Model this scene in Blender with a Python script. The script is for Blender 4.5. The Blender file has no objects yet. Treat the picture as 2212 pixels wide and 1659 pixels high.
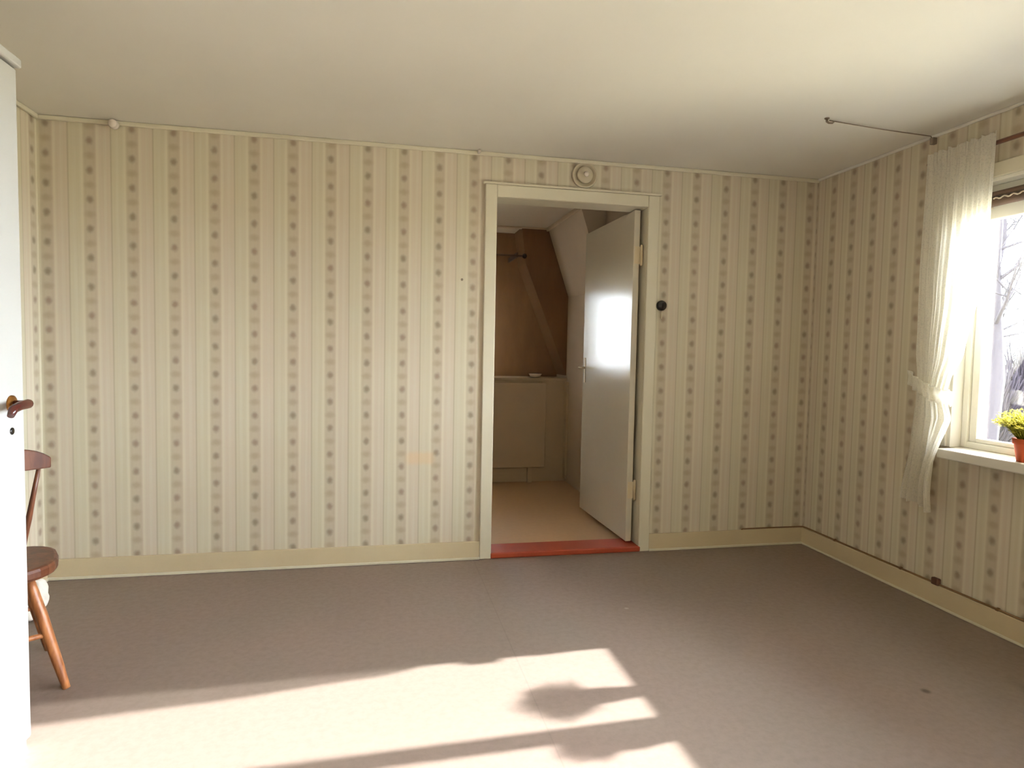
import bpy, bmesh, math, random
from mathutils import Vector, Matrix

S = bpy.context.scene
COL = S.collection
random.seed(7)

# ------------------------------------------------------------------ camera
cam_d = bpy.data.cameras.new('camera')
cam = bpy.data.objects.new('camera', cam_d)
COL.objects.link(cam)
yaw, pitch, roll = 0.2055, 0.0551, 0.0194
fw = Vector((math.sin(yaw)*math.cos(pitch), math.cos(yaw)*math.cos(pitch), -math.sin(pitch)))
r0 = Vector((math.cos(yaw), -math.sin(yaw), 0)); u0 = r0.cross(fw)
rt = r0*math.cos(roll) + u0*math.sin(roll); up = -r0*math.sin(roll) + u0*math.cos(roll)
M = Matrix((rt, up, -fw)).transposed().to_4x4()
M.translation = Vector((-2.6113, -3.4874, 1.1831))
cam.matrix_world = M
cam_d.sensor_width = 36.0; cam_d.sensor_fit = 'HORIZONTAL'
cam_d.lens = 1373.5*36.0/2212.0
cam_d.clip_start = 0.02; cam_d.clip_end = 300
S.camera = cam

# ------------------------------------------------------------------ light
SKY = 42.0
SUN = 25.0
w = bpy.data.worlds.new('hazy_sky'); S.world = w; w.use_nodes = True
bg = w.node_tree.nodes['Background']
bg.inputs[0].default_value = (0.90, 0.97, 1.06, 1); bg.inputs[1].default_value = SKY
sd = bpy.data.lights.new('sun_offscreen', 'SUN'); sun = bpy.data.objects.new('sun_offscreen', sd); COL.objects.link(sun)
sd.energy = SUN; sd.angle = math.radians(0.7); sd.color = (0.95, 0.98, 1.0)
sdir = Vector((-1.0, -0.035, -0.472)).normalized()
sun.rotation_euler = sdir.to_track_quat('-Z', 'Y').to_euler()
sun.location = (12, 0.4, 6)
V = S.view_settings
V.view_transform = 'Standard'; V.look = 'None'; V.gamma = 1.0; V.use_curve_mapping = False
V.exposure = 0.55

# ------------------------------------------------------------------ materials
def lin(c):
    return tuple((v/255/12.92 if v/255 <= 0.04045 else ((v/255+0.055)/1.055)**2.4) for v in c)
class NT:
    def __init__(s, name):
        s.m = bpy.data.materials.new(name); s.m.use_nodes = True
        s.n = s.m.node_tree.nodes; s.l = s.m.node_tree.links
        s.b = s.n['Principled BSDF']; s.out = s.n['Material Output']
    def put(s, sock, v):
        if isinstance(v, (int, float)): sock.default_value = v
        elif isinstance(v, (tuple, list)): sock.default_value = tuple(v)+((1,) if len(v) == 3 and len(sock.default_value) == 4 else ())
        else: s.l.new(v, sock)
    def math(s, op, a, b=0.0, c=0.0):
        n = s.n.new('ShaderNodeMath'); n.operation = op
        for i, v in enumerate((a, b, c)): s.put(n.inputs[i], v)
        return n.outputs[0]
    def smooth(s, x, lo, hi):            # 0 below lo, 1 above hi
        n = s.n.new('ShaderNodeMapRange'); n.interpolation_type = 'SMOOTHSTEP'
        s.put(n.inputs[0], x); s.put(n.inputs[1], lo); s.put(n.inputs[2], hi)
        return n.outputs[0]
    def mix(s, f, a, b):
        n = s.n.new('ShaderNodeMix'); n.data_type = 'RGBA'
        s.put(n.inputs[0], f); s.put(n.inputs[6], a); s.put(n.inputs[7], b)
        return n.outputs[2]
    def noise(s, vec, scale, detail=3, rough=0.5):
        n = s.n.new('ShaderNodeTexNoise'); n.inputs['Scale'].default_value = scale
        n.inputs['Detail'].default_value = detail; n.inputs['Roughness'].default_value = rough
        if vec is not None: s.l.new(vec, n.inputs['Vector'])
        return n.outputs[0]
    def pos(s):
        g = s.n.new('ShaderNodeNewGeometry'); return g.outputs['Position']
    def sep(s, v):
        n = s.n.new('ShaderNodeSeparateXYZ'); s.l.new(v, n.inputs[0]); return n.outputs
    def comb(s, x, y, z):
        n = s.n.new('ShaderNodeCombineXYZ')
        for i, v in enumerate((x, y, z)): s.put(n.inputs[i], v)
        return n.outputs[0]
    def bump(s, h, strength=0.2, dist=0.002):
        n = s.n.new('ShaderNodeBump'); n.inputs['Strength'].default_value = strength
        n.inputs['Distance'].default_value = dist; s.l.new(h, n.inputs['Height'])
        s.l.new(n.outputs[0], s.b.inputs['Normal'])
    def fin(s, col, rough=0.5, spec=0.4, metal=0.0):
        s.put(s.b.inputs['Base Color'], col); s.put(s.b.inputs['Roughness'], rough)
        s.b.inputs['Specular IOR Level'].default_value = spec; s.b.inputs['Metallic'].default_value = metal
        return s.m

def plain(name, rgb, rough=0.5, spec=0.4, var=0.06, scale=9.0, metal=0.0, bump=0.0):
    t = NT(name); c = lin(rgb); p = t.pos()
    nz = t.noise(p, scale, 4)
    col = t.mix(nz, tuple(v*(1-var) for v in c), tuple(min(1, v*(1+var)) for v in c))
    if bump: t.bump(t.noise(p, scale*14, 3), bump)
    return t.fin(col, rough, spec, metal)

def wood(name, dark, light, rough=0.4, scale=(30, 30, 3)):
    t = NT(name); tc = t.n.new('ShaderNodeTexCoord'); mp = t.n.new('ShaderNodeMapping')
    mp.inputs['Scale'].default_value = scale; t.l.new(tc.outputs['Object'], mp.inputs[0])
    g = t.noise(mp.outputs[0], 1.0, 6, 0.6)
    col = t.mix(t.smooth(g, 0.3, 0.72), lin(dark), lin(light))
    return t.fin(col, rough, 0.4)

def wallpaper(name, axis, period, x0, sign=1, stain=False):
    t = NT(name); xyz = t.sep(t.pos())
    h = xyz[0] if axis == 'x' else t.math('MULTIPLY', xyz[1], sign)
    z = xyz[2]
    uu = t.math('DIVIDE', t.math('SUBTRACT', h, x0), period)          # column number
    k = t.math('ROUND', uu)
    du = t.math('MULTIPLY', t.math('SUBTRACT', uu, k), period)        # metres from the column's axis
    ad = t.math('ABSOLUTE', du)
    # the paper's repeat is three columns; the middle one is offset by half a step
    m3 = t.math('FLOORED_MODULO', k, 3.0)
    is1 = t.math('COMPARE', m3, 1.0, 0.1)
    zs = t.math('DIVIDE', t.math('ADD', t.math('SUBTRACT', 2.217, z), t.math('MULTIPLY', is1, -0.068)), 0.1405)
    kz = t.math('ROUND', zs)
    dz = t.math('MULTIPLY', t.math('SUBTRACT', zs, kz), 0.1405)
    kh = t.math('ADD', t.math('FLOOR', zs), 0.5)
    dh = t.math('MULTIPLY', t.math('SUBTRACT', zs, kh), 0.1405)
    wob = t.noise(t.pos(), 55, 2)
    wobc = t.math('MULTIPLY', t.math('SUBTRACT', wob, 0.5), 0.010)
    # flower: rounded top, wider base
    dzl = t.math('MULTIPLY', dz, 0.82)
    dd = t.math('SQRT', t.math('ADD', t.math('MULTIPLY', du, du), t.math('MULTIPLY', dzl, dzl)))
    flower = t.math('SUBTRACT', 1.0, t.smooth(t.math('ADD', dd, wobc), 0.004, 0.024))
    d2 = t.math('SQRT', t.math('ADD', t.math('MULTIPLY', t.math('MULTIPLY', du, du), 0.55), t.math('MULTIPLY', dh, dh)))
    leaf = t.math('SUBTRACT', 1.0, t.smooth(t.math('ADD', d2, wobc), 0.005, 0.027))
    band = t.math('SUBTRACT', 1.0, t.smooth(ad, 0.019, 0.033))
    edge = t.math('SUBTRACT', 1.0, t.smooth(t.math('ABSOLUTE', t.math('SUBTRACT', ad, 0.034)), 0.002, 0.008))
    half = period*0.5
    gap = t.math('SUBTRACT', half, ad)                                  # 0 midway between columns
    line = t.math('SUBTRACT', 1.0, t.smooth(gap, 0.0012, 0.0062))
    soft = t.smooth(t.math('SINE', t.math('MULTIPLY', ad, 210.0)), -0.6, 0.9)
    right = t.smooth(du, -0.004, 0.004)
    streak = t.noise(t.comb(t.math('MULTIPLY', h, 60.0), 0.0, t.math('MULTIPLY', z, 1.6)), 1.0, 4, 0.6)
    blot = t.noise(t.pos(), 2.3, 3)
    base = t.mix(right, lin((206, 198, 172)), lin((208, 195, 174)))
    base = t.mix(t.math('MULTIPLY', soft, 0.35), base, lin((214, 208, 188)))
    base = t.mix(t.math('MULTIPLY', t.smooth(streak, 0.35, 0.7), 0.28), base, lin((194, 181, 152)))
    base = t.mix(t.math('MULTIPLY', t.smooth(blot, 0.35, 0.75), 0.25), base, lin((204, 186, 164)))
    base = t.mix(t.math('MULTIPLY', band, 0.62), base, lin((184, 170, 146)))
    base = t.mix(t.math('MULTIPLY', edge, 0.45), base, lin((216, 208, 184)))
    base = t.mix(t.math('MULTIPLY', line, 0.36), base, lin((150, 132, 98)))
    base = t.mix(t.math('MULTIPLY', leaf, 0.42), base, lin((158, 136, 104)))
    hue = t.noise(t.comb(t.math('MULTIPLY', k, 3.7), t.math('MULTIPLY', kz, 2.9), 0.0), 1.0, 1)
    fcol = t.mix(t.smooth(hue, 0.35, 0.65), lin((106, 92, 66)), lin((128, 96, 80)))
    base = t.mix(t.math('MULTIPLY', flower, 0.55), base, fcol)
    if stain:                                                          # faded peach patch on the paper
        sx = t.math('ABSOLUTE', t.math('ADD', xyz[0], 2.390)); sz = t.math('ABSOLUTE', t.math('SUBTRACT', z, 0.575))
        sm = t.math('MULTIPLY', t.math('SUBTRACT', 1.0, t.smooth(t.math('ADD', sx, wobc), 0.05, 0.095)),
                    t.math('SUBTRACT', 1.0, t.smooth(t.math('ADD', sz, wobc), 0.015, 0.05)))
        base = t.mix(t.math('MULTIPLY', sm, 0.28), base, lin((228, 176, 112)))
    t.bump(streak, 0.12, 0.001)
    return t.fin(base, 0.72, 0.25)

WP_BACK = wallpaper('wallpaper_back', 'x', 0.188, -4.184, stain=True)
WP_RIGHT = wallpaper('wallpaper_right', 'y', 0.157, 0.150-0.157, -1)
WP_SIDE = wallpaper('wallpaper_side', 'y', 0.188, 0.045, -1)
CEIL = plain('ceiling_paint', (226, 222, 212), 0.6, 0.3, 0.05, 2.2)
PAINT = plain('cream_paint', (214, 206, 182), 0.42, 0.4, 0.04, 6)
BASEB = plain('baseboard_paint', (200, 183, 148), 0.45, 0.4, 0.07, 7)
WHITE = plain('white_gloss_paint', (226, 222, 210), 0.3, 0.5, 0.03, 4)
CLOSET = plain('closet_paint', (182, 181, 176), 0.42, 0.4, 0.03, 3)
DOORP = plain('door_gloss_paint', (205, 196, 174), 0.20, 0.8, 0.04, 3)
RED = plain('red_threshold_paint', (156, 62, 34), 0.45, 0.45, 0.14, 14)
HINGE = plain('hinge_painted', (206, 190, 155), 0.4, 0.5, 0.05)
BLACK = plain('black_bakelite', (14, 13, 12), 0.25, 0.5, 0.1)
BROWNB = plain('brown_bakelite', (74, 30, 24), 0.22, 0.55, 0.2, 20)
BRASS = plain('worn_brass', (170, 120, 62), 0.35, 0.5, 0.15, 20, metal=0.9)
PORC = plain('porcelain', (222, 210, 196), 0.25, 0.5, 0.03)
VENTP = plain('vent_paint', (202, 190, 162), 0.4, 0.4, 0.05)
CORD = plain('old_cord', (136, 122, 104), 0.6, 0.3, 0.12, 30)
BCABLE = plain('brown_cable', (128, 98, 66), 0.6, 0.3, 0.15, 12)
ROD = wood('rod_wood', (92, 58, 44), (130, 86, 66), 0.4, (40, 4, 40))
CHAIRD = wood('chair_dark_wood', (74, 40, 26), (112, 66, 42), 0.35, (30, 30, 6))
CHAIRL = wood('chair_leg_wood', (120, 68, 38), (186, 122, 74), 0.35, (40, 40, 5))
TERRA = plain('terracotta', (184, 84, 48), 0.75, 0.2, 0.12, 25, bump=0.1)
SOIL = plain('soil', (46, 34, 24), 0.95, 0.1, 0.3, 60, bump=0.4)
BLIND = plain('dark_blind', (96, 76, 62), 0.7, 0.2, 0.15, 40)
BLINDL = plain('pale_blind_cord', (196, 180, 160), 0.7, 0.2, 0.06, 40)
NCEIL = plain('side_room_ceiling', (212, 200, 182), 0.7, 0.2, 0.05, 3)
NWALL = plain('side_room_wall', (204, 186, 164), 0.7, 0.2, 0.06, 4)
NBROWN = wood('side_room_brown_board', (118, 86, 58), (128, 95, 64), 0.6, (9, 3, 2))
NPANEL = plain('side_room_panel', (204, 184, 156), 0.5, 0.3, 0.07, 5)
NCLOTH = plain('white_cloth', (224, 216, 204), 0.9, 0.1, 0.05, 30, bump=0.3)

def floor_mat():
    t = NT('brown_linoleum'); p = t.pos(); xyz = t.sep(p)
    a = t.noise(p, 1.3, 3); b = t.noise(p, 38, 4, 0.65)
    c = t.mix(t.smooth(a, 0.3, 0.7), lin((132, 117, 105)), lin((138, 118, 107)))
    c = t.mix(t.math('MULTIPLY', t.smooth(b, 0.35, 0.7), 0.35), c, lin((118, 104, 91)))
    seam = t.math('SUBTRACT', 1.0, t.smooth(t.math('ABSOLUTE', t.math('ADD', xyz[0], 2.09)), 0.001, 0.004))
    c = t.mix(t.math('MULTIPLY', seam, 0.16), c, lin((80, 64, 54)))
    def spot(x, y, r, col, c, amt):
        dx = t.math('ADD', xyz[0], -x); dy = t.math('ADD', xyz[1], -y)
        d = t.math('SQRT', t.math('ADD', t.math('MULTIPLY', dx, dx), t.math('MULTIPLY', dy, dy)))
        s = t.math('SUBTRACT', 1.0, t.smooth(t.math('ADD', d, t.math('MULTIPLY', b, r*0.5)), r*0.5, r*1.3))
        return t.mix(t.math('MULTIPLY', s, amt), c, lin(col))
    c = spot(-0.707, -1.644, 0.022, (70, 48, 28), c, 0.8)
    c = spot(-1.49, -0.79, 0.014, (190, 176, 160), c, 0.5)
    t.bump(b, 0.05, 0.001)
    return t.fin(c, t.math('ADD', 0.42, t.math('MULTIPLY', b, 0.2)), 0.35)
FLOOR = floor_mat()
def nfloor_mat():
    t = NT('tan_linoleum'); p = t.pos()
    b = t.noise(p, 30, 4, 0.6)
    c = t.mix(b, lin((198, 160, 120)), lin((212, 176, 138)))
    return t.fin(c, 0.4, 0.35)
NFLOOR = nfloor_mat()

def glass_mat():
    t = NT('window_glass'); tr = t.n.new('ShaderNodeBsdfTransparent'); gl = t.n.new('ShaderNodeBsdfGlossy')
    tr.inputs[0].default_value = (0.97, 0.98, 0.98, 1); gl.inputs['Roughness'].default_value = 0.03
    fr = t.n.new('ShaderNodeFresnel'); fr.inputs[0].default_value = 1.45
    mx = t.n.new('ShaderNodeMixShader'); t.l.new(fr.outputs[0], mx.inputs[0])
    t.l.new(tr.outputs[0], mx.inputs[1]); t.l.new(gl.outputs[0], mx.inputs[2])
    t.l.new(mx.outputs[0], t.out.inputs[0]); return t.m
GLASS = glass_mat()
def curtain_mat():
    t = NT('sheer_white_curtain'); p = t.pos()
    nz = t.noise(p, 160, 3)
    col = t.mix(nz, lin((236, 231, 216)), lin((246, 242, 230)))
    df = t.n.new('ShaderNodeBsdfDiffuse'); tl = t.n.new('ShaderNodeBsdfTranslucent'); tr = t.n.new('ShaderNodeBsdfTransparent')
    t.l.new(col, df.inputs[0]); t.l.new(col, tl.inputs[0])
    m1 = t.n.new('ShaderNodeMixShader'); m1.inputs[0].default_value = 0.46
    t.l.new(df.outputs[0], m1.inputs[1]); t.l.new(tl.outputs[0], m1.inputs[2])
    m2 = t.n.new('ShaderNodeMixShader')
    t.put(m2.inputs[0], t.math('ADD', 0.16, t.math('MULTIPLY', t.smooth(nz, 0.45, 0.75), 0.16)))
    t.l.new(m1.outputs[0], m2.inputs[1]); t.l.new(tr.outputs[0], m2.inputs[2])
    t.l.new(m2.outputs[0], t.out.inputs[0]); return t.m
CURT = curtain_mat()
def leaf_mat(name, a, b, trans=0.35):
    t = NT(name); nz = t.noise(t.pos(), 45, 2)
    col = t.mix(t.smooth(nz, 0.35, 0.65), lin(a), lin(b))
    df = t.n.new('ShaderNodeBsdfDiffuse'); tl = t.n.new('ShaderNodeBsdfTranslucent')
    t.l.new(col, df.inputs[0]); t.l.new(col, tl.inputs[0])
    m1 = t.n.new('ShaderNodeMixShader'); m1.inputs[0].default_value = trans
    t.l.new(df.outputs[0], m1.inputs[1]); t.l.new(tl.outputs[0], m1.inputs[2])
    t.l.new(m1.outputs[0], t.out.inputs[0]); return t.m
YLEAF = leaf_mat('yellow_flower', (206, 196, 70), (228, 218, 120))
GLEAF = leaf_mat('olive_leaf', (92, 92, 34), (150, 142, 50), 0.25)
BARK = plain('grey_bark', (38, 35, 38), 0.9, 0.1, 0.25, 3)
SHRUB = plain('bare_shrub_twigs', (36, 32, 37), 0.9, 0.1, 0.3, 2)
LAWN = plain('winter_lawn', (150, 142, 122), 0.95, 0.1, 0.25, 0.8)

# ------------------------------------------------------------------ mesh helpers
def box(bm, x0, x1, y0, y1, z0, z1):
    vs = [bm.verts.new((x, y, z)) for x in (x0, x1) for y in (y0, y1) for z in (z0, z1)]
    for f in ((0, 1, 3, 2), (4, 6, 7, 5), (0, 4, 5, 1), (2, 3, 7, 6), (0, 2, 6, 4), (1, 5, 7, 3)):
        bm.faces.new([vs[i] for i in f])
def prism(bm, pts, z0, z1):          # pts ccw in xy
    a = [bm.verts.new((x, y, z0)) for x, y in pts]; b = [bm.verts.new((x, y, z1)) for x, y in pts]
    n = len(pts)
    bm.faces.new(a[::-1]); bm.faces.new(b)
    for i in range(n): bm.faces.new((a[i], a[(i+1) % n], b[(i+1) % n], b[i]))
def tube(bm, pts, rads, seg=8, cap=True):
    pts = [Vector(p) for p in pts]
    if isinstance(rads, (int, float)): rads = [rads]*len(pts)
    rings = []; nrm = None
    for i, p in enumerate(pts):
        d = (pts[min(i+1, len(pts)-1)] - pts[max(i-1, 0)]).normalized()
        if nrm is None:
            nrm = d.orthogonal().normalized()
        else:
            nrm = (nrm - d*nrm.dot(d))
            nrm = nrm.normalized() if nrm.length > 1e-6 else d.orthogonal().normalized()
        bi = d.cross(nrm)
        rings.append([bm.verts.new(p + (nrm*math.cos(2*math.pi*j/seg) + bi*math.sin(2*math.pi*j/seg))*rads[i]) for j in range(seg)])
    for a, b in zip(rings, rings[1:]):
        for j in range(seg):
            f = bm.faces.new((a[j], a[(j+1) % seg], b[(j+1) % seg], b[j])); f.smooth = True
    if cap:
        bm.faces.new(rings[0][::-1]); bm.faces.new(rings[-1])
def lathe(bm, prof, origin, axis='z', seg=24):     # prof: (radius, height)
    o = Vector(origin); rings = []
    ax = {'z': (Vector((1, 0, 0)), Vector((0, 1, 0)), Vector((0, 0, 1))),
          '-y': (Vector((1, 0, 0)), Vector((0, 0, 1)), Vector((0, -1, 0))),
          'x': (Vector((0, 1, 0)), Vector((0, 0, 1)), Vector((1, 0, 0)))}[axis]
    for r, h in prof:
        rings.append([bm.verts.new(o + ax[0]*max(r, 1e-5)*math.cos(2*math.pi*j/seg) + ax[1]*max(r, 1e-5)*math.sin(2*math.pi*j/seg) + ax[2]*h) for j in range(seg)])
    for a, b in zip(rings, rings[1:]):
        for j in range(seg):
            f = bm.faces.new((a[j], a[(j+1) % seg], b[(j+1) % seg], b[j])); f.smooth = True
    bm.faces.new(rings[0][::-1]); bm.faces.new(rings[-1])
def obj(name, bm, mat, parent=None, bevel=0.0, sub=0, loc=None):
    bmesh.ops.recalc_face_normals(bm, faces=bm.faces)
    me = bpy.data.meshes.new(name); bm.to_mesh(me); bm.free()
    o = bpy.data.objects.new(name, me); COL.objects.link(o); me.materials.append(mat)
    if bevel:
        m = o.modifiers.new('bevel', 'BEVEL'); m.width = bevel; m.segments = 2; m.limit_method = 'ANGLE'
    if sub:
        m = o.modifiers.new('sub', 'SUBSURF'); m.levels = sub; m.render_levels = sub
    if parent is not None:
        o.parent = parent
        o.matrix_parent_inverse = Matrix.Translation(-Vector(parent.location)) if parent.type == 'EMPTY' and not any(parent.rotation_euler) else Matrix.Identity(4)
    return o
def tag(o, label=None, cat=None, group=None, kind=None):
    if label: o['label'] = label
    if cat: o['category'] = cat
    if group: o['group'] = group
    if kind: o['kind'] = kind
    return o
def thing(name, label, cat, loc=(0, 0, 0), rz=0.0, group=None, kind=None):
    o = bpy.data.objects.new(name, None); COL.objects.link(o)
    o.location = loc; o.rotation_euler = (0, 0, rz); o.empty_display_size = 0.1
    return tag(o, label, cat, group, kind)
def B(*boxes):
    bm = bmesh.new()
    for b in boxes: box(bm, *b)
    return bm
def wall_with_holes(axis, a0, a1, t0, t1, z0, z1, holes):
    """boxes of a wall running along axis from a0 to a1, thickness t0..t1, with (h0,h1,zb,zt) holes"""
    bm = bmesh.new()
    def put(p0, p1, q0, q1):
        if p1-p0 < 1e-4 or q1-q0 < 1e-4: return
        if axis == 'x': box(bm, p0, p1, t0, t1, q0, q1)
        else: box(bm, t0, t1, p0, p1, q0, q1)
    cur = a0
    for h0, h1, zb, zt in sorted(holes):
        put(cur, h0, z0, z1); put(h0, h1, z0, zb); put(h0, h1, zt, z1); cur = h1
    put(cur, a1, z0, z1)
    return bm

# ------------------------------------------------------------------ structure
H = 2.25
XL, YF = -4.22, -4.60
WZ0, WZ1 = 0.765, 1.965
W1 = (-2.20, -1.00); W2 = (-4.35, -2.62)
tag(obj('floor', B((XL-.2, 0.2, YF-.2, 0.0, -0.12, 0.0)), FLOOR), 'brown linoleum floor of the papered room', 'floor', kind='structure')
tag(obj('ceiling', B((XL-.2, 0.2, YF-.2, 0.07, H, H+.15)), CEIL), 'off-white painted ceiling above the papered room', 'ceiling', kind='structure')
DX0, DX1, DZ = -1.99, -1.106, 2.012
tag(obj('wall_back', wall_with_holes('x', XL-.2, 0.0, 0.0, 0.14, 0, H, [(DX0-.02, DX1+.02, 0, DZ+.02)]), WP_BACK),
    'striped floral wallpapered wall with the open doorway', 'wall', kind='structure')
tag(obj('wall_right', wall_with_holes('y', YF-.2, 0.14, 0.0, 0.22, 0, H, [(W1[0], W1[1], WZ0, WZ1), (W2[0], W2[1], WZ0, WZ1)]), WP_RIGHT),
    'striped floral wallpapered wall with the curtained window', 'wall', kind='structure')
tag(obj('wall_left', B((XL-.2, XL, YF-.2, 0.0, 0, H)), WP_SIDE), 'narrow strip of wallpapered wall beside the white closet', 'wall', kind='structure')
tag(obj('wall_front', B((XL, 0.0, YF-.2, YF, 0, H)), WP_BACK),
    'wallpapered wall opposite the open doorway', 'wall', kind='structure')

# baseboards, each with a thin bright lip along the floor
def baseb(name, label, boxes, lip):
    o = tag(obj(name, B(*boxes), BASEB, bevel=0.004), label, 'baseboard', kind='structure')
    obj('quarter_round', B(*lip), PAINT, o, bevel=0.004)
baseb('baseboard_back', 'cream baseboard running from the left corner to the door', [(XL, DX0-.065, -0.016, 0.0, 0, 0.102)], [(XL, DX0-.065, -0.026, -0.014, 0, 0.014)])
baseb('baseboard_back', 'tan baseboard between the door and the right corner', [(DX1+.065, -0.016, -0.016, 0.0, 0, 0.102)], [(DX1+.065, -0.016, -0.026, -0.014, 0, 0.014)])
baseb('baseboard_right', 'tan baseboard under the curtained window', [(-0.016, 0.0, YF, 0.0, 0, 0.102)], [(-0.024, -0.014, YF, -0.024, 0, 0.012)])
baseb('baseboard_left', 'cream baseboard of the strip of wall behind the chair', [(XL, XL+.016, -1.44, -0.016, 0, 0.102)], [(XL+.014, XL+.024, -1.44, -0.024, 0, 0.012)])
# ceiling mouldings
tag(obj('trim_1', B((XL, 0, -0.018, 0.0, H-.022, H)), PAINT, bevel=0.006), 'thin cream moulding where doorway wall meets ceiling', 'moulding', kind='structure')
tag(obj('trim_2', B((-0.014, 0, YF, -0.018, H-.014, H)), CEIL, bevel=0.004), 'thin pale moulding where window wall meets ceiling', 'moulding', kind='structure')
tag(obj('trim_3', B((XL, XL+.018, YF, -0.018, H-.022, H)), PAINT, bevel=0.006), 'thin cream moulding above the white closet side', 'moulding', kind='structure')

# ------------------------------------------------------------------ door
d1 = thing('door_1', 'cream framed doorway with a glossy door standing open into the side room', 'door', (-1.55, 0, 0), kind='structure')
cw = 0.066
obj('casing_side', B((DX0-cw, DX0, -0.02, 0.0, 0, DZ+cw)), PAINT, d1, bevel=0.005)
obj('casing_side', B((DX1, DX1+cw, -0.02, 0.0, 0, DZ+cw)), PAINT, d1, bevel=0.005)
obj('casing_top', B((DX0, DX1, -0.0195, 0.0, DZ, DZ+cw)), PAINT, d1, bevel=0.005)
obj('casing_cap', B((DX0-cw-.012, DX1+cw+.012, -0.028, 0.0, DZ+cw, DZ+cw+.012)), PAINT, d1, bevel=0.004)
obj('jamb', B((DX0-.019, DX0, -0.001, 0.145, 0, DZ)), PAINT, d1, bevel=0.002)
obj('jamb', B((DX1, DX1+.019, -0.001, 0.145, 0, DZ)), PAINT, d1, bevel=0.002)
obj('head_jamb', B((DX0-.019, DX1+.019, -0.001, 0.145, DZ, DZ+.019)), PAINT, d1, bevel=0.002)
obj('threshold', B((DX0-.004, DX1+.012, -0.022, 0.15, 0.0, 0.033)), RED, d1, bevel=0.007)
# leaf, hinged on the right jamb, opened about 84 degrees
hp = Vector((-1.164, 0.045, 0)); ang = math.radians(88.7)
leaf = thing('leaf_anchor', None, None)
bpy.data.objects.remove(leaf)
dl = Vector((-math.cos(ang), math.sin(ang), 0)); dn = Vector((-math.sin(ang), -math.cos(ang), 0))
def leafbox(bm, s0, s1, n0, n1, z0, z1):
    vs = []
    for s in (s0, s1):
        for n in (n0, n1):
            for z in (z0, z1):
                vs.append(bm.verts.new(hp + dl*s + dn*n + Vector((0, 0, z))))
    for f in ((0, 1, 3, 2), (4, 6, 7, 5), (0, 4, 5, 1), (2, 3, 7, 6), (0, 2, 6, 4), (1, 5, 7, 3)):
        bm.faces.new([vs[i] for i in f])
bm = bmesh.new(); leafbox(bm, 0.0, 0.835, -0.037, 0.0, 0.045, 2.006)
lf = obj('door_leaf', bm, DOORP, d1, bevel=0.003)
bm = bmesh.new(); leafbox(bm, 0.775, 0.800, -0.001, 0.004, 0.955, 1.13)
lp = obj('lock_plate', bm, HINGE, d1, bevel=0.002)
bm = bmesh.new()
k0 = hp + dl*0.787 + Vector((0, 0, 1.06))
tube(bm, [k0, k0+dn*0.045, k0+dn*0.05-dl*0.015, k0+dn*0.05-dl*0.10], [0.008, 0.008, 0.009, 0.007], 8)
obj('lever_handle', bm, HINGE, d1)
for zc in (1.745, 0.355):
    bm = bmesh.new()
    lathe(bm, [(0.004, -0.062), (0.009, -0.056), (0.009, 0.056), (0.004, 0.062)], hp + Vector((0.047, -0.004, zc)), 'z', 12)
    leafbox(bm, -0.003, 0.001, -0.058, -0.006, zc-.05, zc+.05)
    obj('hinge', bm, HINGE, d1)

# ------------------------------------------------------------------ side room seen through the door
NX0, NX1, NY0, NY1 = -3.3, -0.965, 0.14, 2.0
tag(obj('floor_side_room', B((NX0-.1, NX1+.1, 0.0, NY1+.4, -0.12, 0.0)), NFLOOR), 'tan linoleum floor beyond the red threshold', 'floor', kind='structure')
tag(obj('ceiling_side_room', B((NX0-.1, NX1+.2, 0.07, NY1+.45, H, H+.15)), NCEIL), 'dim brownish ceiling of the side room', 'ceiling', kind='structure')
tag(obj('wall_side_room_right', B((NX1, NX1+.1, NY0, NY1+.4, 0, H)), NWALL), 'beige side room wall behind the open door leaf', 'wall', kind='structure')
tag(obj('wall_side_room_left', B((NX0-.1, NX0, NY0, NY1+.4, 0, H)), NWALL), 'beige far side wall of the side room', 'wall', kind='structure')
tag(obj('wall_side_room_back', wall_with_holes('x', NX0, NX1, NY1, NY1+.06, 0, H, [(-2.75, NX1-.0005, 0.925, H-.012)]), NPANEL),
    'tan half wall under the brown alcove of the side room', 'wall', kind='structure')
tag(obj('wall_side_room_alcove', wall_with_holes('x', NX0, NX1, NY1+.34, NY1+.40, 0, H, [(-2.42, -1.80, 0.98, 1.80)]), NBROWN),
    'dark brown boarded back of the alcove in the side room', 'wall', kind='structure')
tag(obj('trim_alcove_ledge', B((-2.75, NX1, NY1-.012, NY1+.34, 0.905, 0.930)), NPANEL, bevel=0.004), 'tan ledge of the brown alcove', 'ledge', kind='structure')
# roof slope boxed in above the far right corner, and in the alcove
bm = bmesh.new()
def wedge(bm, pts, y0, y1):
    a = [bm.verts.new((x, y0, z)) for x, z in pts]; b = [bm.verts.new((x, y1, z)) for x, z in pts]; n = len(pts)
    bm.faces.new(a); bm.faces.new(b[::-1])
    for i in range(n): bm.faces.new((a[i], b[i], b[(i+1) % n], a[(i+1) % n]))
wedge(bm, [(NX1+.01, 1.62), (NX1+.01, H+.01), (-1.17, H+.01)], 1.08, NY1+.01)
tag(obj('wall_side_room_slope', bm, NWALL), 'sloping beige panel under the side room ceiling', 'wall', kind='structure')
bm = bmesh.new()
wedge(bm, [(NX1+.001, 0.95), (NX1+.001, H), (-1.40, H), (-1.36, 1.94)], NY1+.02, NY1+.35)
tag(obj('wall_side_room_slope', bm, NBROWN), 'brown roof slope closing the alcove diagonally', 'wall', kind='structure')
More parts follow.
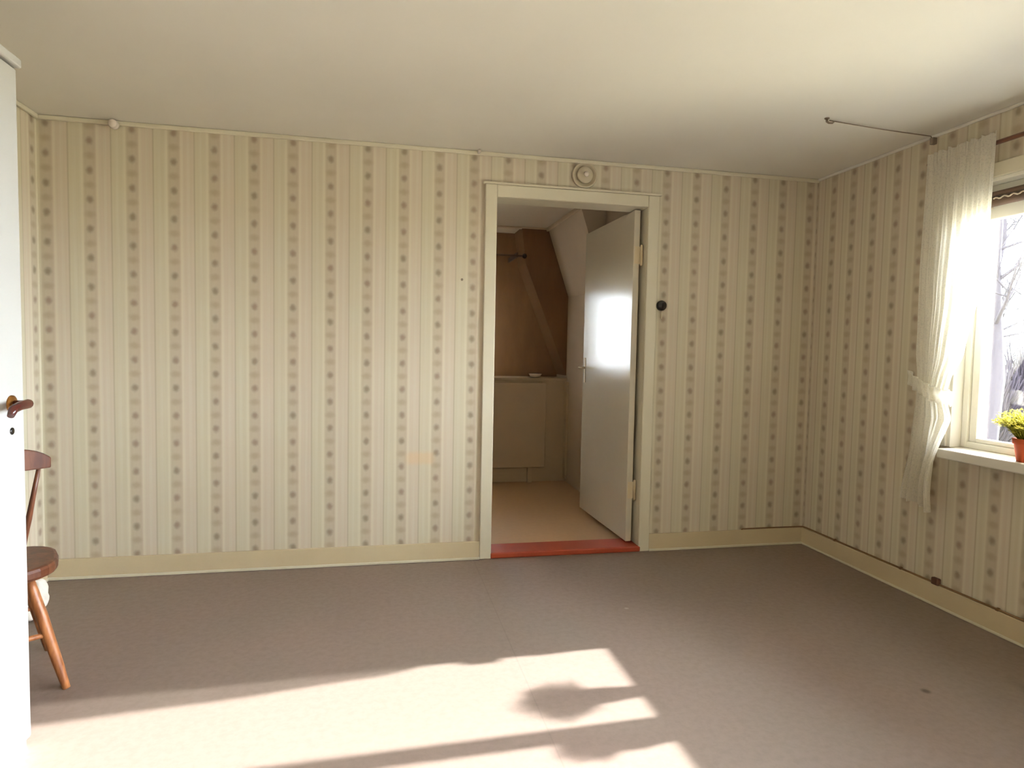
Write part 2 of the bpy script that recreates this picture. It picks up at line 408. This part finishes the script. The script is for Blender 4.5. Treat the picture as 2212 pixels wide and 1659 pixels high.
tag(obj('trim_side_room_moulding', B((-1.185, -1.165, 1.08, NY1, H-.03, H)), NPANEL, bevel=0.004), 'pale moulding along the side room ceiling edge', 'moulding', kind='structure')
tag(obj('trim_side_room_strip', B((NX1-.022, NX1, 1.93, NY1, 0.03, 0.90)), NPANEL, bevel=0.004), 'pale upright strip in the side room corner', 'strip', kind='structure')
def window_unit(name, label, x_in, horiz, a0, a1, z0, z1, panes, fdepth=(0.055, 0.115), axis='y', sgn=1, casing=True, cmat=WHITE):
    """window in a wall; a0<a1 along the wall, depth measured outward from the room face"""
    t = thing(name, label, 'window', (x_in, (a0+a1)/2, z0) if axis == 'y' else ((a0+a1)/2, x_in, z0), kind='structure')
    rdep = 0.20 if casing else fdepth[1]+.01
    def bb(d0, d1, p0, p1, q0, q1):
        lo, hi = sorted((x_in+sgn*d0, x_in+sgn*d1))
        return (lo, hi, p0, p1, q0, q1) if axis == 'y' else (p0, p1, lo, hi, q0, q1)
    obj('reveal', B(bb(-0.004, rdep, a0-.001, a0+.016, z0, z1), bb(-0.004, rdep, a1-.016, a1+.001, z0, z1), bb(-0.004, rdep, a0, a1, z1-.016, z1+.001)), WHITE, t, bevel=0.002)
    f0, f1 = fdepth
    obj('frame', B(bb(f0, f1, a0+.016, a0+.046, z0, z1-.016), bb(f0, f1, a1-.046, a1-.016, z0, z1-.016),
                   bb(f0, f1, a0+.046, a1-.046, z0, z0+.03), bb(f0, f1, a0+.046, a1-.046, z1-.05, z1-.016)), WHITE, t, bevel=0.004)
    n = panes; inner0, inner1 = a0+.046, a1-.046; step = (inner1-inner0)/n
    for i in range(n):
        p0, p1 = inner0+i*step, inner0+(i+1)*step
        q0, q1 = z0+.03, z1-.05
        sw = 0.038
        top = 0.112 if casing else 0.035
        s = obj('sash', B(bb(f0+.012, f1-.012, p0+.001, p0+sw, q0, q1), bb(f0+.012, f1-.012, p1-sw, p1-.001, q0, q1),
                          bb(f0+.012, f1-.012, p0+sw, p1-sw, q0, q0+.02), bb(f0+.012, f1-.012, p0+sw, p1-sw, q1-top, q1)), WHITE, t, bevel=0.004)
        m = (f0+f1)/2
        obj('pane', B(bb(m-.002, m+.002, p0+sw-.004, p1-sw+.004, q0+.016, q1-top+.004)), GLASS, s)
    if casing:
        c = 0.062
        obj('casing', B(bb(-0.016, 0.0, a0-c, a0, z0-.0, z1+c)), WHITE, t, bevel=0.004)
        obj('casing', B(bb(-0.016, 0.0, a1, a1+c, z0-.0, z1+c)), WHITE, t, bevel=0.004)
        obj('casing', B(bb(-0.0155, 0.0, a0, a1, z1, z1+c)), PAINT, t, bevel=0.004)
    return t, bb
t, bb = window_unit('window_1', 'white two-sash window behind the tied curtain', 0.0, None, W1[0], W1[1], WZ0, WZ1, 2)
obj('sill', B((-0.105, 0.06, W1[0]-.09, W1[1]-.045, WZ0-.042, WZ0+.001), ), WHITE, t, bevel=0.005)
t, bb = window_unit('window_added', 'added unseen two-sash window bringing more daylight into the room', 0.0, None, W2[0], W2[1], WZ0, WZ1, 2)  # extra window added out of view to let in more daylight
obj('sill', B((-0.105, 0.06, W2[0]-.09, W2[1]+.09, WZ0-.042, WZ0+.001), ), WHITE, t, bevel=0.005)
window_unit('window_3', 'small window in the brown alcove of the side room', NY1+.34, None, -2.42, -1.80, 0.98, 1.80, 1, fdepth=(0.0, 0.05), axis='x', sgn=1, casing=False)

bm = B((-2.35, -1.165, NY1-.055, NY1-.008, 0.135, 0.885))
ra = thing('panel_radiator', 'flat tan panel radiator under the brown alcove ledge', 'radiator', (-1.7, NY1-.03, 0.0))
obj('panel', bm, NPANEL, ra, bevel=0.008)
for x in (-2.2, -1.3):
    obj('foot', B((x-.02, x+.02, NY1-.05, NY1-.012, 0.0, 0.137)), NPANEL, ra, bevel=0.003)
bm = bmesh.new(); tube(bm, [(-1.205, NY1-.032, 0.886), (-1.205, NY1-.032, 0.90)], 0.012, 10)
obj('valve', bm, NPANEL, ra)
bm = bmesh.new(); lathe(bm, [(0.028, 0), (0.045, 0.006), (0.058, 0.03), (0.06, 0.034), (0.054, 0.034), (0.04, 0.01), (0.0, 0.008)], (-1.24, NY1+.075, 0.931), 'z', 20)
tag(obj('dish', bm, PORC), 'small white dish on the brown alcove ledge', 'dish')
rr = thing('alcove_curtain_rod', 'thin dark curtain rod across the brown alcove', 'curtain rod', (-1.9, NY1-.03, 1.985))
bm = bmesh.new(); tube(bm, [(-2.7, NY1-.035, 1.992), (-1.40, NY1-.035, 1.992)], 0.008, 8); obj('rod', bm, BLIND, rr)
bm = bmesh.new(); lathe(bm, [(0.0, -.004), (0.014, 0.0), (0.022, 0.014), (0.02, 0.028), (0.008, 0.036), (0, 0.037)], (-1.402, NY1-.035, 1.992), 'x', 12); obj('finial', bm, BLACK, rr)
for x in (-2.6, -1.45):
    obj('bracket', B((x-.006, x+.006, NY1-.04, NY1+.345, 1.98, 2.02)), BLIND, rr)

ac = thing('alcove_curtain_added', 'unseen sheer curtain added on the alcove rod to dim its window', 'curtain', (-1.95, NY1-.035, 0.95))  # unseen drape added to weaken the window reflection on the door leaf
bm = bmesh.new(); g = []
for i in range(3):
    z = (1.99, 1.5, 0.94)[i]
    g.append([bm.verts.new((-2.50+0.86*j/80, NY1-.056-.008*(1 if i else .3)*math.sin(j*.9), z)) for j in range(81)])
for a_, b_ in zip(g, g[1:]):
    for j in range(80):
        f = bm.faces.new((a_[j], a_[j+1], b_[j+1], b_[j])); f.smooth = True
obj('drape', bm, CURT, ac)

# ------------------------------------------------------------------ closet on the left
CX, CY = -3.60, -1.445
cl = thing('closet', 'tall white built-in closet with a brown lever handle, beside the wooden chair', 'closet', ((XL+CX)/2, -1.9, 0))
obj('body', B((XL+.02, CX-.022, -2.82, CY-.004, 0.0, 1.93)), CLOSET, cl, bevel=0.003)
obj('cornice', B((XL+.02, CX+.012, -2.84, CY+.006, 1.93, 1.955)), CLOSET, cl, bevel=0.005)
dr = obj('door', B((CX-.021, CX, -2.10, CY, 0.03, 1.925)), CLOSET, cl, bevel=0.003)
d2 = obj('door', B((CX-.021, CX, -2.815, -2.106, 0.03, 1.925)), CLOSET, cl, bevel=0.003)
obj('plinth', B((CX-.021, CX-.012, -2.815, CY-.004, 0.0, 0.028)), CLOSET, cl)
hy, hz = -1.508, 1.006
bm = bmesh.new(); lathe(bm, [(0.024, -0.002), (0.024, 0.004), (0.018, 0.008), (0.0, 0.009)], (CX, hy, hz), 'x', 20)
obj('rosette', bm, BRASS, dr)
bm = bmesh.new()
tube(bm, [(CX+.004, hy, hz), (CX+.03, hy, hz), (CX+.044, hy-.003, hz+.001), (CX+.05, hy-.02, hz+.002), (CX+.05, hy-.06, hz), (CX+.052, hy-.095, hz-.006), (CX+.054, hy-.112, hz-.022)],
     [0.010, 0.0105, 0.012, 0.013, 0.012, 0.011, 0.008], 12)
obj('lever_handle', bm, BROWNB, dr)
bm = bmesh.new(); lathe(bm, [(0.010, -0.001), (0.010, 0.002), (0.0, 0.0025)], (CX, hy, hz-.075), 'x', 12)
obj('keyhole', bm, BLACK, dr)

# ------------------------------------------------------------------ wooden stick-back chair
CHX = (-3.903, -1.062); CHR = math.radians(32)
ch = thing('stick_back_chair', 'small brown stick-back wooden chair tucked behind the white closet', 'chair', (CHX[0], CHX[1], 0), CHR)
def cp(name, bm, mat, bevel=0.0, sub=0, parent=None):
    return obj(name, bm, mat, parent or ch, bevel, sub)
bm = bmesh.new()
out = []
for i in range(28):
    a = 2*math.pi*i/28
    x = math.copysign(abs(math.cos(a))**0.75, math.cos(a)); y = math.copysign(abs(math.sin(a))**0.75, math.sin(a))
    out.append((x*(0.196+0.020*y), y*0.180))
prism(bm, out, 0.380, 0.422)
cp('seat', bm, CHAIRD, bevel=0.012)
def leg(x0, y0, x1, y1):
    bm = bmesh.new()
    a = Vector((x0, y0, 0.39)); b = Vector((x1, y1, 0.0))
    q = [(0, .013), (.12, .016), (.35, .0185), (.55, .017), (.75, .016), (.92, .0135), (1, .012)]
    tube(bm, [a.lerp(b, s) for s, r in q], [r for s, r in q], 12)
    cp('leg', bm, CHAIRL)
    return a, b
L = [leg(sx*.095, sy*.105, sx*.185, sy*.185) for sx in (1, -1) for sy in (-1, 1)]
def stretch(a, b, r=0.010):
    bm = bmesh.new(); m = a.lerp(b, .5)
    tube(bm, [a, a.lerp(b, .25), m, a.lerp(b, .75), b], [r*.8, r, r*1.25, r, r*.8], 10); cp('stretcher', bm, CHAIRL)
def on(lg, s): return lg[0].lerp(lg[1], s)
stretch(on(L[0], .52), on(L[2], .52)); stretch(on(L[1], .52), on(L[3], .52))
stretch(on(L[0], .62), on(L[1], .62)); stretch(on(L[2], .62), on(L[3], .62))
# crest rail: bowed board with rounded ends
bm = bmesh.new()
N = 16; R0, R1 = [], []
for i in range(N+1):
    s = -1+2*i/N; x = 0.150*s; y = -0.215-0.03*(1-s*s)
    e = 1-abs(s)**4
    zt = 0.802+0.030*e+0.008*(1-s*s); zb = 0.768
    R0.append([bm.verts.new((x, y-.010, zb)), bm.verts.new((x, y-.012, zt)), bm.verts.new((x, y+.010, zt)), bm.verts.new((x, y+.010, zb))])
for a, b in zip(R0, R0[1:]):
    for j in range(4): bm.faces.new((a[j], a[(j+1) % 4], b[(j+1) % 4], b[j]))
bm.faces.new(R0[0][::-1]); bm.faces.new(R0[-1])
cp('crest_rail', bm, CHAIRD, bevel=0.004)
for i in range(5):
    s = (i-2)/2
    bm = bmesh.new()
    x0, x1 = 0.070*s, 0.118*s
    a = Vector((x0, -0.135+0.01*abs(s), 0.42)); b = Vector((x1, -0.215-0.03*(1-(x1/.150)**2), 0.78))
    tube(bm, [a, a.lerp(b, .4), a.lerp(b, .5), a.lerp(b, .6), b], [.0075, .0085, .0095, .0085, .006], 10)
    cp('spindle', bm, CHAIRD)
# white cloth bunched on the floor behind the chair
bm = bmesh.new()
bmesh.ops.create_icosphere(bm, subdivisions=4, radius=1.0)
for v in bm.verts:
    p = v.co.copy(); n = 1+0.13*math.sin(7*p.x+3*p.z)+0.11*math.sin(9*p.y-4*p.z+1)+0.06*math.sin(15*p.x*p.y+8*p.z)
    v.co = Vector((p.x*.06*n, p.y*.06*n, max(p.z, -.55)*.11*n+.09))
for v in bm.verts: v.co += Vector((-4.055, -0.50, 0))
zmin = min(v.co.z for v in bm.verts)
for v in bm.verts: v.co.z -= zmin
for f in bm.faces: f.smooth = True
tag(obj('bundled_cloth', bm, NCLOTH), 'white bundled cloth on the floor behind the wooden chair', 'cloth')

# ------------------------------------------------------------------ wall fittings
vx, vz = -1.491, 2.166
ve = thing('round_vent', 'round cream wall vent with rings above the door', 'vent', (vx, 0, vz))
bm = bmesh.new(); lathe(bm, [(0.072, -0.001), (0.074, 0.008), (0.070, 0.014), (0.062, 0.012), (0.058, 0.004), (0.0, 0.0035)], (vx, 0, vz), '-y', 40); obj('rim', bm, VENTP, ve)
bm = bmesh.new(); lathe(bm, [(0.03, 0.004), (0.047, 0.0145), (0.043, 0.019), (0.030, 0.023), (0.012, 0.024), (0, 0.024)], (vx, 0, vz), '-y', 36); obj('disc', bm, VENTP, ve)
bm = bmesh.new(); lathe(bm, [(0.008, 0.022), (0.008, 0.030), (0.015, 0.036), (0.013, 0.044), (0, 0.047)], (vx, 0, vz), '-y', 20); obj('knob', bm, PORC, ve)
sx, sz = -1.004, 1.452
sw = thing('rotary_switch', 'round black rotary light switch beside the door', 'switch', (sx, 0, sz))
bm = bmesh.new(); lathe(bm, [(0.030, -0.001), (0.0305, 0.012), (0.027, 0.024), (0.018, 0.030), (0, 0.031)], (sx, 0, sz), '-y', 28); obj('base', bm, BLACK, sw)
obj('toggle', B((sx-.004, sx+.004, -0.046, -0.028, sz-.016, sz+.016)), BLACK, sw, bevel=0.002)
bm = bmesh.new(); tube(bm, [(sx+.002, -0.004, sz-.028), (sx+.003, -0.004, sz-.075)], 0.0045, 8); obj('conduit', bm, VENTP, sw)

def insulator(x, label, r):
    t = thing('porcelain_knob', label, 'insulator', (x, 0, H))
    bm = bmesh.new(); lathe(bm, [(r*.6, 0.012), (r*.6, 0.022), (r, 0.026), (r*1.05, 0.036), (r*.7, 0.040), (r*.7, 0.044), (r, 0.048), (r*.8, 0.056), (0, 0.058)], (x, 0, H-r*1.2), '-y', 20); obj('knob', bm, PORC, t)
    bm = bmesh.new(); tube(bm, [(x, 0.005, H-r*1.2), (x, -0.02, H-r*1.2)], r*.35, 8); obj('screw', bm, CORD, t)
insulator(-3.874, 'large white porcelain knob at the ceiling edge, above the chair end', 0.021)
insulator(-2.097, 'tiny white porcelain knob at the ceiling edge beside the door casing', 0.009)
bm = bmesh.new(); lathe(bm, [(0.003, -0.002), (0.003, 0.006), (0.007, 0.007), (0.005, 0.010), (0, 0.011)], (-2.176, 0, 1.556), '-y', 10)
tag(obj('nail', bm, CORD), 'small dark nail in the wallpaper left of the door', 'nail')

# thin cord along the ceiling to a hook
cd = thing('ceiling_cord', 'thin grey cord stretched along the ceiling from the window wall to a hook', 'cord', (-0.3, -0.87, H))
bm = bmesh.new()
pts = [Vector((-0.012, -0.842, H-.028)), Vector((-0.03, -0.842, H-.008))]
for i in range(1, 9):
    s = i/8; pts.append(Vector((-0.03-0.6*s, -0.842-0.058*s, H-.008-0.003*math.sin(math.pi*s))))
tube(bm, pts, 0.0026, 8); obj('cord', bm, CORD, cd)
bm = bmesh.new(); tube(bm, [(-0.646, -0.904, H+.001), (-0.646, -0.904, H-.016), (-0.640, -0.911, H-.024), (-0.628, -0.918, H-.026), (-0.618, -0.915, H-.018)], [.006, .005, .0045, .004, .0035], 8)
lathe(bm, [(0.011, 0), (0.011, .004)], (-0.646, -0.904, H-.004), 'z', 14)
obj('hook', bm, CORD, cd)
obj('clip', B((-0.026, 0.0, -0.852, -0.832, H-.046, H-.014)), CORD, cd, bevel=0.003)
# brown cable along the top of the baseboards
cb = thing('baseboard_cable', 'brown cable lying along the top of the baseboard round the right corner', 'cable', (0, 0, 0.1))
bm = bmesh.new()
tube(bm, [(-0.43, -0.007, 0.100), (-0.42, -0.008, 0.107), (-0.2, -0.008, 0.107), (-0.03, -0.010, 0.107), (-0.012, -0.016, 0.108), (-0.009, -0.05, 0.109), (-0.008, -0.6, 0.107), (-0.008, -1.5, 0.107), (-0.008, -2.6, 0.107)], 0.0045, 8)
obj('cable', bm, BCABLE, cb)
obj('junction_box', B((-0.022, 0.0, -1.012, -0.972, 0.100, 0.135)), plain('junction_brown', (84, 54, 40), 0.5, 0.4, 0.1), cb, bevel=0.006)
for y in (-0.3, -0.78, -1.3, -1.8):
    obj('clip', B((-0.015, 0.0, y-.006, y+.006, 0.1015, 0.114)), BCABLE, cb, bevel=0.002)

# ------------------------------------------------------------------ curtain, rod, blind
cr = thing('curtain_rod', 'brown wooden curtain rod above the window', 'curtain rod', (-0.05, -1.6, 2.1))
bm = bmesh.new(); tube(bm, [(-0.052, -2.32, 2.098), (-0.052, -0.86, 2.098)], 0.0095, 12); obj('rod', bm, ROD, cr)
for y in (-0.885, -2.29):
    obj('bracket', B((-0.056, 0.0, y-.008, y+.008, 2.08, 2.105)), ROD, cr, bevel=0.002)

def interp(tab, z):
    for (za, va), (zb, vb) in zip(tab, tab[1:]):
        if za >= z >= zb:
            s = (za-z)/(za-zb); s = s*s*(3-2*s)*0.5+s*0.5
            return va+(vb-va)*s
    return tab[-1][1] if z < tab[-1][0] else tab[0][1]
YL = [(2.13, -.875), (1.6, -.862), (1.2, -.872), (1.10, -.888), (1.02, -.892), (0.76, -.868), (0.49, -.825)]
YR = [(2.13, -1.235), (1.75, -1.228), (1.45, -1.19), (1.2, -1.135), (1.08, -1.075), (1.02, -1.055), (0.90, -1.098), (0.76, -1.088), (0.60, -1.075), (0.49, -1.085)]
def curtain(mirror=None, label=''):
    t = thing('curtain', label, 'curtain', (-0.07, -1.0 if mirror is None else mirror+1.0, 0.5))
    bm = bmesh.new(); NZ, NU = 120, 110; g = []
    for i in range(NZ+1):
        sz_ = i/NZ; z = 2.135-sz_*(2.135-0.495)
        row = []
        for j in range(NU+1):
            u = j/NU
            yl, yr = interp(YL, z), interp(YR, z)
            y = yl+(yr-yl)*u
            gather = math.exp(-((z-1.05)/0.16)**2)
            below = max(0, min(1, (1.05-z)/0.45))
            amp = 0.006*(1-.4*gather)+0.014*below
            nf = 7 if z > 1.05 else 7
            ph = 2*math.pi*nf*u + 1.2*math.sin(3*u+1.3)
            x = -0.080 + amp*math.sin(ph) + 0.004*math.sin(2.3*ph+z*3)
            if below > 0:
                x += 0.022*below*math.sin(2*math.pi*3*u-.6)
            if z > 2.08: x += 0.004*math.sin(2*math.pi*22*u)          # ruffled heading
            zz = z
            if z > 2.06: zz += (z-2.06)/.075*0.005*math.sin(2*math.pi*9*u+.5)
            if z < 0.7:                                               # scalloped hem of three lobes
                f = (0.7-z)/0.2
                zz += f*(0.034*abs(math.sin(math.pi*3*u))**0.6*-1+0.02) - f*0.012*u
                y += f*0.010*math.sin(2*math.pi*3*u)
            x -= 0.066*max(0, min(1, (0.9-z)/.2))*max(0, min(1, (u-.5)/.3))   # the tail hangs clear of the sill
            if mirror is not None: y = 2*mirror/2*1.0 + (mirror - y) - mirror
            row.append(bm.verts.new((x, y, zz)))
        g.append(row)
    for i in range(NZ):
        for j in range(NU):
            f = bm.faces.new((g[i][j], g[i][j+1], g[i+1][j+1], g[i+1][j])); f.smooth = True
    obj('drape', bm, CURT, t)
    # tie-back ruffle
    bm = bmesh.new(); rows = []
    n = 60
    for i in range(n+1):
        a = i/n
        y = -0.868-(1.118-0.868)*a
        if mirror is not None: y = mirror - y
        xx = -0.108-0.012*math.sin(math.pi*a)
        zc = 1.085-0.085*a-0.02*math.sin(math.pi*a)
        row = []
        for k_ in range(7):
            v_ = k_/6-.5
            row.append(bm.verts.new((xx-0.010*math.sin(a*46+k_*.3)*abs(v_)*2, y, zc+v_*0.066+0.006*math.sin(a*30)*abs(v_))))
        rows.append(row)
    for i in range(n):
        for k_ in range(6):
            f = bm.faces.new((rows[i][k_], rows[i][k_+1], rows[i+1][k_+1], rows[i+1][k_])); f.smooth = True
    o = obj('tie_back', bm, CURT, t)
    md = o.modifiers.new('thick', 'SOLIDIFY'); md.thickness = 0.003
    return t
curtain(None, 'sheer white curtain tied back with a ruffle at the window edge')

bl = thing('rolled_blind', 'dark brown rolled-up blind with pale cords at the window top', 'blind', (0.03, -1.6, 1.86))
bm = bmesh.new(); tube(bm, [(0.022, -2.17, 1.868), (0.022, -1.03, 1.868)], 0.021, 14); obj('roll', bm, BLIND, bl)
bm = bmesh.new(); tube(bm, [(0.010, -2.17, 1.898), (0.010, -1.03, 1.898)], 0.011, 10); obj('head_rail', bm, BLIND, bl)
bm = bmesh.new()
pts = []
for i in range(120):
    y = -1.16-0.98*i/119; pts.append((-0.001+0.001*math.sin(i), y, 1.876+0.004*math.sin(i*1.3)))
tube(bm, pts, 0.0035, 6); obj('cord_band', bm, BLINDL, bl)
for y in (-1.115, -1.55, -2.05):
    obj('strap', B((-0.004, 0.046, y-.009, y+.009, 1.842, 1.912)), BLINDL, bl, bevel=0.004)
for y in (-1.024, -2.176):
    obj('bracket', B((0.0, 0.05, y-.008, y+.008, 1.845, 1.915)), WHITE, bl, bevel=0.003)

# ------------------------------------------------------------------ potted plants
def plant(x, y, label, yellow=True, R=0.125, hgt=0.15, seed=1, pots=1.0, n=150):
    rnd = random.Random(seed); z0 = WZ0+.0005
    t = thing('potted_plant', label, 'plant', (x, y, z0))
    s = pots
    bm = bmesh.new()
    lathe(bm, [(0.0, 0.0), (0.037*s, 0.0), (0.049*s, 0.078*s), (0.055*s, 0.080*s), (0.057*s, 0.105*s), (0.051*s, 0.106*s), (0.048*s, 0.09*s), (0.0, 0.089*s)], (x, y, z0), 'z', 28)
    obj('pot', bm, TERRA, t)
    bm = bmesh.new(); lathe(bm, [(0.0495*s, 0.088*s), (0.0485*s, 0.096*s), (0.0, 0.099*s)], (x, y, z0), 'z', 20); obj('soil', bm, SOIL, t)
    stems = bmesh.new(); leaves = bmesh.new(); flowers = bmesh.new()
    zt = z0+0.092*s
    def blade(bm, p, d, l, wd):
        sd_ = d.cross(Vector((rnd.uniform(-1, 1), rnd.uniform(-1, 1), rnd.uniform(-1, 1)))).normalized()*wd
        a = bm.verts.new(p); b = bm.verts.new(p+d*l*.5+sd_); c = bm.verts.new(p+d*l); e = bm.verts.new(p+d*l*.5-sd_)
        bm.faces.new((a, b, c, e))
    for i in range(n):
        a = rnd.uniform(0, 2*math.pi); rr_ = math.sqrt(rnd.random())
        top = Vector((math.cos(a)*rr_*R, math.sin(a)*rr_*R, hgt*(0.35+0.65*math.sqrt(max(0, 1-rr_*rr_*.85)))*rnd.uniform(.75, 1.08)))
        if x + top.x > 0.045: top.x = 0.045-x
        base = Vector((math.cos(a)*rr_*0.03*s, math.sin(a)*rr_*0.03*s, 0))
        P = [Vector((x, y, zt))+base, Vector((x, y, zt))+base.lerp(top, .5)+Vector((0, 0, .02)), Vector((x, y, zt))+top]
        tube(stems, P, [.0014, .0011, .0007], 4, False)
        for q in range(16):
            s_ = rnd.uniform(.25, 1); p = P[0].lerp(P[1], s_*2) if s_ < .5 else P[1].lerp(P[2], s_*2-1)
            d = Vector((rnd.uniform(-1, 1), rnd.uniform(-1, 1), rnd.uniform(-.2, 1))).normalized()
            blade(flowers if (yellow and s_ > .62) else leaves, p, d, rnd.uniform(.010, .022), rnd.uniform(.0015, .0035))
    obj('stems', stems, GLEAF, t); obj('leaves', leaves, GLEAF, t)
    if yellow: obj('flowers', flowers, YLEAF, t)
    else: flowers.free()
plant(-0.045, -1.412, 'yellow-flowered potted plant in a terracotta pot on the window sill', True, 0.128, 0.128, 3, 0.9)
plant(-0.045, -1.665, 'green-leaved potted plant behind the middle of the window sill', False, 0.085, 0.11, 8, 0.9, 110)

# ------------------------------------------------------------------ outside
tag(obj('ground', B((0.5, 90, -60, 80, -1.3, -1.0), (-60, 0.4, 3.0, 80, -1.3, -1.0)), LAWN), 'dull winter lawn outside the window', 'ground', kind='structure')
def tree(x, y, h, label, seed, spread=0.5, thick=1.0):
    rnd = random.Random(seed); z0 = -1.02
    t = thing('bare_tree', label, 'tree', (x, y, z0), group='trees outside the window')
    tr_ = bmesh.new(); tw = bmesh.new()
    tp = [Vector((x, y, z0))]
    for i in range(1, 9): tp.append(Vector((x+rnd.uniform(-.1, .1)*i*.4, y+rnd.uniform(-.1, .1)*i*.4, z0+h*i/8)))
    tube(tr_, tp, [0.10*thick*h/8*(1-.09*i) for i in range(9)], 8)
    def branch(p, d, l, r, lev):
        q1 = p+d*l*.5+Vector((rnd.uniform(-.08, .08), rnd.uniform(-.08, .08), 0))*l; q2 = q1+(d+Vector((0, 0, .25))).normalized()*l*.5
        tube(tw, [p, q1, q2], [r, r*.7, r*.35], 4, False)
        if lev < 3:
            for _ in range(4 if lev else 5):
                s_ = rnd.uniform(.3, 1); b = p.lerp(q1, s_*2) if s_ < .5 else q1.lerp(q2, s_*2-1)
                dd_ = (d+Vector((rnd.uniform(-1, 1), rnd.uniform(-1, 1), rnd.uniform(-.3, .8)))*.9).normalized()
                branch(b, dd_, l*rnd.uniform(.45, .65), r*.5, lev+1)
    for i in range(26):
        s_ = rnd.uniform(.28, .98); k = min(7, int(s_*8)); p = tp[k].lerp(tp[k+1], s_*8-k)
        a = rnd.uniform(0, 2*math.pi)
        branch(p, Vector((math.cos(a), math.sin(a), rnd.uniform(.2, .9))).normalized(), h*spread*.36*(1.15-s_*.6), 0.035*h/8, 0)
    obj('trunk', tr_, BARK, t); obj('branches', tw, BARK, t)
tree(7.0, 4.93, 7.5, 'thick-trunked bare tree just outside the window', 11, 0.5, 1.7)
tree(12.9, 10.0, 8.5, 'bare grey tree rising behind the shrubs', 12)
tree(10.6, 5.2, 6.5, 'bare grey tree rising behind the shrubs', 13)
tree(15.0, 14.5, 9.0, 'bare grey tree rising behind the shrubs', 14)
tree(20.0, 12.5, 8.0, 'bare grey tree rising behind the shrubs', 15)
def shrub(x, y, r, h, seed):
    rnd = random.Random(seed); bm = bmesh.new()
    for i in range(900):
        a = rnd.uniform(0, 2*math.pi); q = math.sqrt(rnd.random())
        tp = Vector((x+math.cos(a)*q*r, y+math.sin(a)*q*r, -1.02+h*(1-.45*q*q)*rnd.uniform(.5, 1.05)))
        b = Vector((x+math.cos(a)*q*r*.35, y+math.sin(a)*q*r*.35, -1.02))
        m = b.lerp(tp, .55)+Vector((rnd.uniform(-.1, .1), rnd.uniform(-.1, .1), .1))
        tube(bm, [b, m, tp], [.03, .022, .010], 4, False)
    tag(obj('bare_shrub', bm, SHRUB), 'dense bare purplish shrub outside the window', 'shrub', 'shrubs outside the window')
for i, (x, y, r, h) in enumerate([(7.2, 8.2, 1.2, 2.2), (9.7, 7.6, 1.1, 2.4), (12.4, 7.3, 1.2, 2.5), (15.2, 7.6, 1.2, 2.6), (14.8, 10.6, 1.4, 2.9), (18.0, 9.6, 1.5, 3.0)]):
    shrub(x, y, r, h, 40+i)
